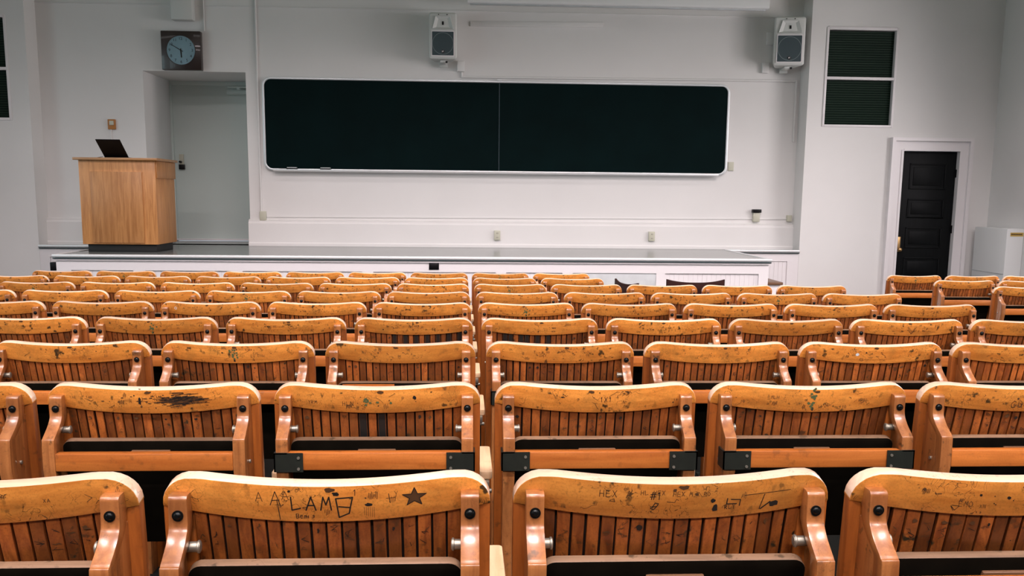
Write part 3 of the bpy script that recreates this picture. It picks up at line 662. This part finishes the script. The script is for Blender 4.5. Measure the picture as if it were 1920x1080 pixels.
def sp_lamb(bm, rng):
    write(bm, 'LAM', -.052, T-.048, .023, 1, .0021, 1.0)
    write(bm, 'A', -.085, T-.040, .024, 1, .0012); write(bm, 'A', -.108, T-.034, .016, 2, .0010); write(bm, 'A', -.066, T-.030, .015, 2, .001)
    ribbon(bm, [(-.074, T-.03), (-.0705, T-.065)], .0012, 1)
    ribbon(bm, [(.022, T-.060), (.018, T-.028), (.044, T-.026), (.040, T-.044), (.022, T-.042)], .0022, 1)
    ribbon(bm, [(.040, T-.044), (.038, T-.054), (.022, T-.061)], .0022, 1)
    write(bm, 'Bemis', -.045, T-.062, .0075, 1, .0010); write(bm, '1', .045, T-.023, .010, 1, .001)
    blob(bm, .018, T-.020, .006, .004, 1, rng); blob(bm, .068, T-.040, .006, .0035, 1, rng)
    for k in range(6): ribbon(bm, [(.062+k*.003, T-.044), (.062+k*.003, T-.058-.001*k)], .0005, 2)
    cx, cz = .140, T-.030; P = []
    for i in range(11):
        t = math.pi/2+i*math.pi/5; R_ = .0165 if i % 2 == 0 else .0068; P.append((cx+R_*1.2*math.cos(t), cz+R_*math.sin(t)))
    c = bm.verts.new((cx, -r_rail(cx, cz-T)-.0004, cz)); V = [bm.verts.new((x, -r_rail(x, z-T)-.0004, z)) for x, z in P[:10]]
    for i in range(10): f = bm.faces.new((c, V[i], V[(i+1) % 10])); f.material_index = 3
    ribbon(bm, P, .0013, 1, off=.0009)
    ribbon(bm, [(.100, T-.022), (.102, T-.038)], .0012, 2); ribbon(bm, [(.096, T-.030), (.110, T-.029)], .0009, 2)
def sp_hex(bm, rng):
    write(bm, 'HEX', -.125, T-.031, .012, 1, .0009); write(bm, '#1', -.045, T-.034, .013, 1, .0013); write(bm, 'HL HEX', -.06, T-.026, .008, 2, .0008)
    write(bm, 'HEX', -.008, T-.028, .008, 2, .0009); write(bm, 'MIX ROW', .018, T-.028, .007, 2, .0007); write(bm, 'A', -.083, T-.032, .013, 2, .0010)
    ribbon(bm, [(-.040, T-.047), (-.036, T-.040), (-.031, T-.041), (-.033, T-.046), (-.040, T-.047), (-.043, T-.050), (-.038, T-.052), (-.033, T-.046)], .0014, 1)
    blob(bm, .062, T-.050, .005, .008, 1, rng); blob(bm, .058, T-.037, .004, .004, 1, rng)
    ribbon(bm, [(.082, T-.034), (.081, T-.044), (.098, T-.044)], .0018, 1); ribbon(bm, [(.088, T-.036), (.104, T-.037), (.103, T-.048)], .0016, 1)
    blob(bm, .162, T-.048, .009, .006, 1, rng); ribbon(bm, [(.140, T-.056), (.156, T-.044)], .0022, 1)
    ribbon(bm, [(.11, T-.030), (.19, T-.025)], .001, 1); ribbon(bm, [(.145, T-.03), (.138, T-.056)], .0014, 1)
def sp_guc(bm, rng): write(bm, 'GUCC', -.035, T-.058, .019, 1, .0012, .95)
def sp_stain(bm, rng):
    for i in range(190):
        u = rng.gauss(.085, .026); v = T-.034+rng.gauss(0, .008)*math.exp(-((u-.085)/.06)**2); l_ = rng.uniform(.004, .018); ribbon(bm, [(u-l_, max(T-.058, min(T-.014, v))), (u+l_*.5, max(T-.058, min(T-.014, v+.0012)))], rng.uniform(.0006, .0016), rng.choice((1, 1, 2)), off=.0005+i*.000003)
    blob(bm, -.022, T-.036, .004, .010, 1, rng)
    for i in range(40): blob(bm, rng.gauss(.02, .06), T-.034+rng.gauss(0, .010), rng.uniform(.001, .006), rng.uniform(.0006, .0018), 2, rng)
def sp_dots(bm, rng):
    for i in range(30): blob(bm, rng.gauss(.05, .06), T-.040+rng.gauss(0, .008), rng.uniform(.0008, .0022), rng.uniform(.0008, .002), 1, rng)
def sp_green(bm, rng):
    for i in range(14): blob(bm, rng.gauss(-.005, .006), T-.035+rng.gauss(0, .012), .004, .004, 4, rng)
    blob(bm, -.003, T-.060, .004, .005, 1, rng)
def sp_sticker(bm, rng): blob(bm, -.066, T-.036, .007, .006, 5, rng); ribbon(bm, [(-.072, T-.040), (-.062, T-.033)], .001, 1)
def sp_ring(bm, rng): ribbon(bm, [(-.175+.006*math.cos(t*.6283), T-.030+.006*math.sin(t*.6283)) for t in range(11)], .0022, 5)
def sp_vee(bm, rng):
    ribbon(bm, [(-.018, T-.026), (.002, T-.060), (.024, T-.026)], .0016, 1); ribbon(bm, [(-.012, T-.028), (.004, T-.052), (.016, T-.03)], .0014, 1); ribbon(bm, [(-.02, T-.04), (.0, T-.056), (.026, T-.042)], .001, 1)
def sp_marks(bm, rng): write(bm, 'HLN', -.085, T-.050, .012, 1, .0009); blob(bm, .095, T-.028, .005, .006, 1, rng); [blob(bm, rng.gauss(0, .02), T-.038+rng.gauss(0, .01), .004, .003, 4, rng) for _ in range(10)]
def sp_eighty(bm, rng): write(bm, '1X1', .005, T-.040, .013, 1, .0013); blob(bm, -.09, T-.028, .006, .002, 1, rng)

def build_rail(parent, seed, special=None):
    xs = [-HW+HW*2*i/44 for i in range(45)]
    fine = [HW-.052*(1-math.sin(a)) for a in [math.pi/2*i/7 for i in range(1, 7)]]
    xs = sorted(set([x for x in xs if abs(x) < HW-.052] + fine + [-f for f in fine] + [HW, -HW, HW-.0015, -HW+.0015, HW-.006, -HW+.006]))
    bm = bmesh.new(); C_ = []
    for x in xs:
        zt, zb = rail_top(x), min(rail_bot(x), rail_top(x)-.004); t = .025
        tz = t*.0
        C_.append([bm.verts.new((x, -(r_rail(x, zt-T)), zt)), bm.verts.new((x, -(r_rail(x, zb-T)), zb)),
                   bm.verts.new((x, -(r_rail(x, zb-T)-t), zb+t*.2)), bm.verts.new((x, -(r_rail(x, zt-T)-t), zt+t*.2))])
    for a, b in zip(C_[:-1], C_[1:]):
        for k in range(4): bm.faces.new((a[k], b[k], b[(k+1) % 4], a[(k+1) % 4]))
    bm.faces.new(C_[0]); bm.faces.new(C_[-1][::-1])
    return finish(bm, 'top_rail', [W_RAIL, M_INK, M_INK2, M_INK2, M_GREEN, M_WHITEPAINT, W_TOP_LIT], parent, .0022, 2, 40, post=doodles(seed, special), bev_ang=40)
def build_slats(parent, variant=0, seed=0):
    bm = bmesh.new(); n = 18; X0 = -.2145; wd = .429/n
    rng = random.Random(50+variant+seed*7)
    dark = set()
    if variant == 1: dark = {5, 7, 9, 11, 13, 15, 17}
    if variant == 2: dark = {2, 3, 5, 6, 8, 10}
    if variant == 3: dark = {7, 9}
    zs = [T-.040, T-.075, T-.11, T-.145, T-.175]
    for i in range(n):
        g = .0014+rng.uniform(0, .0014)
        xa, xb = X0+i*wd+g, X0+(i+1)*wd-g; rec = .006+rng.uniform(-.0006, .0006)
        R_ = []
        for z in zs:
            dz = z-T; extra = -.06*(max(0, -dz-.07))
            R_.append([bm.verts.new((x, -(r_rail(x, dz)-rec-d+extra), z)) for x, d in ((xa, 0), (xb, 0), (xb, .008), (xa, .008))])
        mi = 0 if i not in dark else 2
        for a, b in zip(R_[:-1], R_[1:]):
            for k in range(4): f = bm.faces.new((a[k], a[(k+1) % 4], b[(k+1) % 4], b[k])); f.material_index = mi
        for e in (R_[0], R_[-1][::-1]): f = bm.faces.new(e); f.material_index = mi
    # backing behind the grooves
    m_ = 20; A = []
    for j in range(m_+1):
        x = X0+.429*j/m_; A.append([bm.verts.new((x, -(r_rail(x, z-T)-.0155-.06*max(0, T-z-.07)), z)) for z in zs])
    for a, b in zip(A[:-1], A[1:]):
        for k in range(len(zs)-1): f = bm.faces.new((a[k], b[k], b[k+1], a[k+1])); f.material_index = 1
    def marks(b2):
        for i in range(n):
            if i in dark or rng.random() < .35: continue
            cx = X0+(i+.5)*wd; surf = lambda x, z: -(r_rail(x, z-T)-.0052-.06*max(0, T-z-.07))
            for q in range(rng.randint(1, 3)):
                cz = T-rng.uniform(.075, .120)
                if rng.random() < .4 and cz > T-.095:
                    blob(b2, cx+rng.uniform(-.003, .003), T-.082-rng.uniform(0, .006), rng.uniform(.002, .006), rng.uniform(.002, .006), 3 if rng.random() < .6 else 2, rng, rec=.0054)
                else:
                    P = [(cx, cz)]
                    for _ in range(rng.randint(2, 4)): P.append((cx+rng.uniform(-.008, .008), min(T-.074, max(T-.122, P[-1][1]+rng.uniform(-.008, .008)))))
                    ribbon(b2, P, rng.uniform(.0006, .0012), rng.choice((2, 3, 3)), surf=surf)
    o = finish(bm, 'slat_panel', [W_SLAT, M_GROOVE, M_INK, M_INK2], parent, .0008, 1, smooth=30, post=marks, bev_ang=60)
    return o
def catmull(P, n=6):
    out = []
    for i in range(len(P)-1):
        p0, p1, p2, p3 = P[max(0, i-1)], P[i], P[i+1], P[min(len(P)-1, i+2)]
        for k in range(n):
            t = k/n; out.append(tuple(.5*((2*p1[j])+(-p0[j]+p2[j])*t+(2*p0[j]-5*p1[j]+4*p2[j]-p3[j])*t*t+(-p0[j]+3*p1[j]-3*p2[j]+p3[j])*t**3) for j in (0, 1)))
    out.append(P[-1]); return out
def build_chair(seed, special=None, plates=False, slatv=0, label='', seatv=0):
    c = empty('lecture_chair', (0, 0, 0), label, 'chair', 'rows of folding lecture chairs')
    build_rail(c, seed, special); build_slats(c, slatv, seed)
    for s in (-1, 1):
        bm = bmesh.new()       # side stile reaching the floor
        a, b = sorted((s*.2125, s*HW))
        prism(bm, [(-(r_stile(-.050)), T-.050), (-(r_stile(-.050)-.024), T-.045), (-(r_stile(-T)-.05), .0), (-(r_stile(-T)), .0)], 'x', a, b)
        finish(bm, 'side_stile', W_STILE, c, .0025)
        rear = [(.006, -.026), (.017, -.0245), (.0235, -.029), (.0245, -.040), (.0245, -.066), (.0285, -.080), (.043, -.096), (.062, -.110), (.0745, -.119), (.0795, -.129), (.0795, -.20), (.064, -.27), (.040, -.42), (.02, -.60), (.02, -T)]
        rear = catmull(rear[:11], 4)+rear[11:]
        front = [(r_stile(-T)+.001, -T), (r_stile(-.30)+.0005, -.30), (r_stile(-.09)+.0005, -.09), (-.008, -.056), (.001, -.03)]
        pts = [(-r, T+dz) for r, dz in rear+front]
        a, b = sorted((s*.2135, s*.2425))
        bm = bmesh.new()
        # bent strip facing the rear, with a thinner web board on the outer side joining it to the stile
        def back_r(dz): return r_stile(dz)+.0005 if dz < -.050 else r_rail(.236, dz)+.0005
        def band(A, B, xa, xb):
            V = [[bm.verts.new((x_, y_, z_)) for x_, (y_, z_) in ((xa, p), (xb, p), (xb, q), (xa, q))] for p, q in zip(A, B)]
            for u_, v_ in zip(V[:-1], V[1:]):
                for k_ in range(4): bm.faces.new((u_[k_], v_[k_], v_[(k_+1) % 4], u_[(k_+1) % 4]))
            bm.faces.new(V[0]); bm.faces.new(V[-1][::-1])
        rr = [p for p in rear if p[0] > .016]
        A = []; B = []; Cw = []
        for q, (r, dz) in enumerate(rr):
            p0 = rr[max(0, q-1)]; p1 = rr[min(len(rr)-1, q+1)]; tx, tz = p1[0]-p0[0], p1[1]-p0[1]; L0 = math.hypot(tx, tz) or 1
            th = .024
            ir, iz = (r-.030, dz) if dz < -.055 else (back_r(dz), dz)
            if ir < back_r(dz): ir, iz = back_r(dz), dz
            A.append((-r, T+dz)); B.append((-ir, T+iz)); Cw.append((-back_r(dz), T+dz))
        band(A, B, a, b)
        w0, w1 = sorted((s*.229, s*.2420))
        k0 = next(q for q, p in enumerate(rr) if p[1] < -.075)
        band([(y_+.0012, z_) for y_, z_ in A[k0:]], Cw[k0:], w0, w1)
        lg = finish(bm, 'curved_leg', W_ARM, c, .0022, 2, bev_ang=50)
        bm = bmesh.new(); zb, xb = T-.056, s*.228
        cyl(bm, (xb, -.022, zb), (xb, -.0265, zb), .0088, 18); bmesh.ops.create_uvsphere(bm, u_segments=14, v_segments=8, radius=.0062, matrix=Matrix.Translation((xb, -.026, zb)) @ Matrix.Diagonal((1, .55, 1, 1)))
        cyl(bm, (xb, -.028, zb), (xb, -.031, zb), .0034, 6)
        finish(bm, 'carriage_bolt', M_BOLT, lg)
        bm = bmesh.new(); cyl(bm, (s*.2415, -.03, T-.19), (s*.2455, -.03, T-.19), .0048, 10); finish(bm, 'side_screw', M_STEEL, lg)
        bm = bmesh.new()       # pivot
        cyl(bm, (s*.2290, -.012, T-.112), (s*.198, -.012, T-.112), .0085, 14); cyl(bm, (s*.203, -.012, T-.112), (s*.199, -.012, T-.112), .0105, 14)
        finish(bm, 'seat_pivot', M_STEEL, c, .001)
        if plates:
            bm = bmesh.new(); a, b = sorted((s*.176, s*.247)); box(bm, a, b, -.084, -.081, T-.203, T-.155)
            a, b = sorted((s*.2435, s*.247)); box(bm, a, b, -.084, -.035, T-.203, T-.155)
            a, b = sorted((s*.2145, s*.247)); box(bm, a, b, -.084, -.0785, T-.158, T-.1545)
            pz = finish(bm, 'corner_plate', M_PLATE, c, 0, smooth=0)
            for dz in (-.167, -.195):
                bm = bmesh.new(); cyl(bm, (s*.187, -.083, T+dz), (s*.187, -.0865, T+dz), .0036, 10); finish(bm, 'plate_screw', M_STEEL, pz)
    bm = bmesh.new(); box(bm, -.2133, .2133, -.0805, -.055, T-.200, T-.1555); finish(bm, 'crossbar', W_BAR, c, .003)
    # tipped-up seat: rounded board leaning, light worn edge, black underside
    bm = bmesh.new(); P = rrect(-.216, .216, -.30, 0, .022, 6, (1, 1, 1, 1))
    prism(bm, P, 'y', -.0095, .0095)
    for f in bm.faces:
        nrm = f.normal if f.normal.length else None
    def paint(b2):
        for f in b2.faces:
            f.normal_update()
            if abs(f.normal.y) > .9: f.material_index = (1 if not (seatv and f.calc_center_median().x < 99 and False) else 0)
    R_ = Matrix.Translation((0, -.0225, T-.134)) @ Matrix.Rotation(math.radians(14), 4, 'X')
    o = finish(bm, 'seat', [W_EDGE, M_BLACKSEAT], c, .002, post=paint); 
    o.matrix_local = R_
    bm = bmesh.new(); box(bm, -.048, .048, -.018, -.0095, -.044, -.024); cl = finish(bm, 'cleat', W_TREAD, o, .003)
    if seatv:
        bm = bmesh.new(); box(bm, -.198, -.02, -.0105, -.0095, -.10, -.004); q = finish(bm, 'pale_patch', W_BAR, o, .0004); q['label'] = 'bare wood patch'
    # armrest on the chair's right
    bm = bmesh.new(); prism(bm, rrect(.262, .298, .12, .38, .010, 4), 'z', T-.289, T-.267); ar = finish(bm, 'armrest', W_REST, c, .003)
    bm = bmesh.new(); box(bm, .271, .289, .10, .135, T-.312, T-.2895); cyl(bm, (.264, .112, T-.318), (.296, .112, T-.318), .0065, 10); finish(bm, 'armrest_hinge', M_STEEL, ar, .002)
    bm = bmesh.new(); box(bm, .275, .285, .14, .32, 0.01, T-.2895); box(bm, .262, .298, .1, .36, 0, .012); finish(bm, 'iron_standard', M_IRON, c, .002)
    return c
def copy_chair(root):
    r = root.copy(); COL.objects.link(r)
    for ch in list(root.children):
        c = ch.copy(); COL.objects.link(c); c.parent = r; c.matrix_parent_inverse = ch.matrix_parent_inverse.copy()
        for g in list(ch.children):
            d = g.copy(); COL.objects.link(d); d.parent = c
    return r
XG, WD, Y1, RS = .0642, .56, 1.4346, .87495
ORD = ['first', 'second', 'third', 'fourth', 'fifth', 'sixth', 'seventh', 'eighth', 'ninth']
protos = {}
def get(key, **kw):
    if key in protos: return copy_chair(protos[key])
    protos[key] = build_chair(**kw); return protos[key]
SPEC = {
 (1, -1): (dict(seed=101, special=sp_lamb), 'slatted chair with carved LAMB letters and star, nearest row left of the centre gap'),
 (1, 0): (dict(seed=102, special=sp_hex), 'slatted chair with HEX and #1 graffiti, nearest row right of the centre gap'),
 (1, 1): (dict(seed=103, special=sp_dots), 'slatted chair cut off by the right edge in the nearest row'),
 (1, -2): (dict(seed=104), 'slatted chair cut off by the left edge in the nearest row'),
 (2, -2): (dict(seed=105, special=sp_stain), 'slatted chair with a big black smear on its top rail, second row left'),
 (2, -1): (dict(seed=106, special=sp_marks, plates=True, slatv=3), 'slatted chair with dark corner plates, second row, first left of centre gap'),
 (2, 0): (dict(seed=107, special=sp_eighty, plates=True), 'slatted chair with dark corner plates, second row, first right of centre gap'),
 (2, 1): (dict(seed=108, special=sp_green, plates=True), 'slatted chair with green mark mid rail and corner plates, second row right'),
 (2, 2): (dict(seed=109, special=sp_guc), 'slatted chair with GUCC scrawled on its rail, second row at right edge'),
 (3, -1): (dict(seed=110, seatv=1), 'slatted chair whose seat back is half pale, third row left of centre gap'),
 (3, 0): (dict(seed=111, plates=True), 'slatted chair with a dark corner plate, third row right of centre gap'),
 (3, 2): (dict(seed=112, special=sp_sticker), 'slatted chair with small white sticker on its rail, third row right'),
 (3, -2): (dict(seed=113, special=sp_green), 'slatted chair with a greenish worn rail middle, third row second left of gap'),
 (4, -1): (dict(seed=114, slatv=1), 'chair with alternating black and orange slats, fourth row left of centre gap'),
 (4, 0): (dict(seed=115, slatv=2), 'chair with several blackened slats, fourth row right of centre gap'),
 (4, -2): (dict(seed=116, special=sp_dots), 'slatted chair with speckled rail, second left of centre gap in fourth row'),
 (4, 3): (dict(seed=117, special=sp_vee), 'slatted chair with inked V shape on rail, fourth row fourth right of gap'),
 (5, -3): (dict(seed=118, special=sp_ring), 'slatted chair with tiny white ring on rail, fifth row third left of gap'),
}
rows = {1: (-2, 1), 2: (-3, 2), 3: (-3, 3), 4: (-4, 4), 5: (-5, 4), 6: (-6, 4), 7: (-7, 4), 8: (-7, 1), 9: (-7, 1)}
for i, (a, b) in rows.items():
    for k in range(a, b+1):
        if (i, k) in SPEC:
            kw, lab = SPEC[(i, k)]; c = build_chair(**kw)
        else:
            v = (i*3+k*7) % 6; c = get('plain%d' % v, seed=200+v, special=[None, sp_dots, None, sp_green, None, None][v])
            side = 'left' if k < 0 else 'right'; n = -k-1 if k < 0 else k
            lab = 'orange slatted lecture chair, %s to the %s of centre gap, %s row from camera' % (ORD[n], side, ORD[i-1])
        c['label'] = lab; y = Y1+RS*(i-1)
        c.location = (XG+(k+.5)*WD, y, 1.0948-.0335*(i-1)-T)
XS = 3.955
sec = [(9, 0, 'orange slatted chair in right hand block, far row, directly before the dark door'), (9, 1, 'orange slatted chair in right hand block, far row, second from the aisle'), (9, 2, 'orange slatted chair in right hand block, far row, third from the aisle'),
       (8, 0, 'orange slatted chair in right hand block, middle row, beside the aisle'), (8, 1, 'orange slatted chair in right hand block, middle row, at the right edge'), (7, 0, 'orange slatted chair in right hand block, nearest row, cut by right edge')]
for i, k, lab in sec:
    c = get('plain%d' % ((i+k) % 6), seed=200+(i+k) % 6); c['label'] = lab
    c.location = (XS+(k+.5)*WD, Y1+RS*(i-1), 1.0948-.0335*(i-1)-T+.0); tag(c, group='chairs of the right hand block')

# ------------------------------------------------------------------ dark loose chairs before the stage
def dark_chair(x, y, rz, label, T_=.80):
    c = empty('side_chair', (x, y, 0), label, 'chair', 'dark loose chairs before the stage', rz=rz)
    for sx in (-1, 1):
        bm = bmesh.new(); box(bm, sx*.19-.018, sx*.19+.018, -.018, .018, 0, T_-.06, M=Matrix.Rotation(math.radians(2), 4, 'X')); finish(bm, 'leg', W_DARK, c, .004)
        bm = bmesh.new(); box(bm, sx*.19-.018, sx*.19+.018, .37, .406, 0, .44); finish(bm, 'leg', W_DARK, c, .004)
    bm = bmesh.new(); box(bm, -.225, .225, -.01, .43, .44, .47); finish(bm, 'seat', W_DARK, c, .012)
    bm = bmesh.new(); n = 20; V = []
    for i in range(n+1):
        x_ = -.26+.52*i/n; u = x_/.26; yb = -.03-.03*(1-u*u); zt = T_-.028*(1-abs(u)**2.5); zb = T_-.14-.01*(1-u*u)
        V.append([bm.verts.new((x_, yb, zt)), bm.verts.new((x_, yb, zb)), bm.verts.new((x_, yb+.022, zb)), bm.verts.new((x_, yb+.022, zt))])
    for a, b in zip(V[:-1], V[1:]):
        for k in range(4): bm.faces.new((a[k], b[k], b[(k+1) % 4], a[(k+1) % 4]))
    bm.faces.new(V[0]); bm.faces.new(V[-1][::-1]); finish(bm, 'backrest', W_DARK, c, .004)
    return c
dark_chair(2.05, 8.05, 0, 'dark brown wooden chair with curved back just before the stage', .82)
dark_chair(1.62, 8.95, math.radians(-75), 'dark reddish chair turned sideways, left of the curved dark chair', .72)
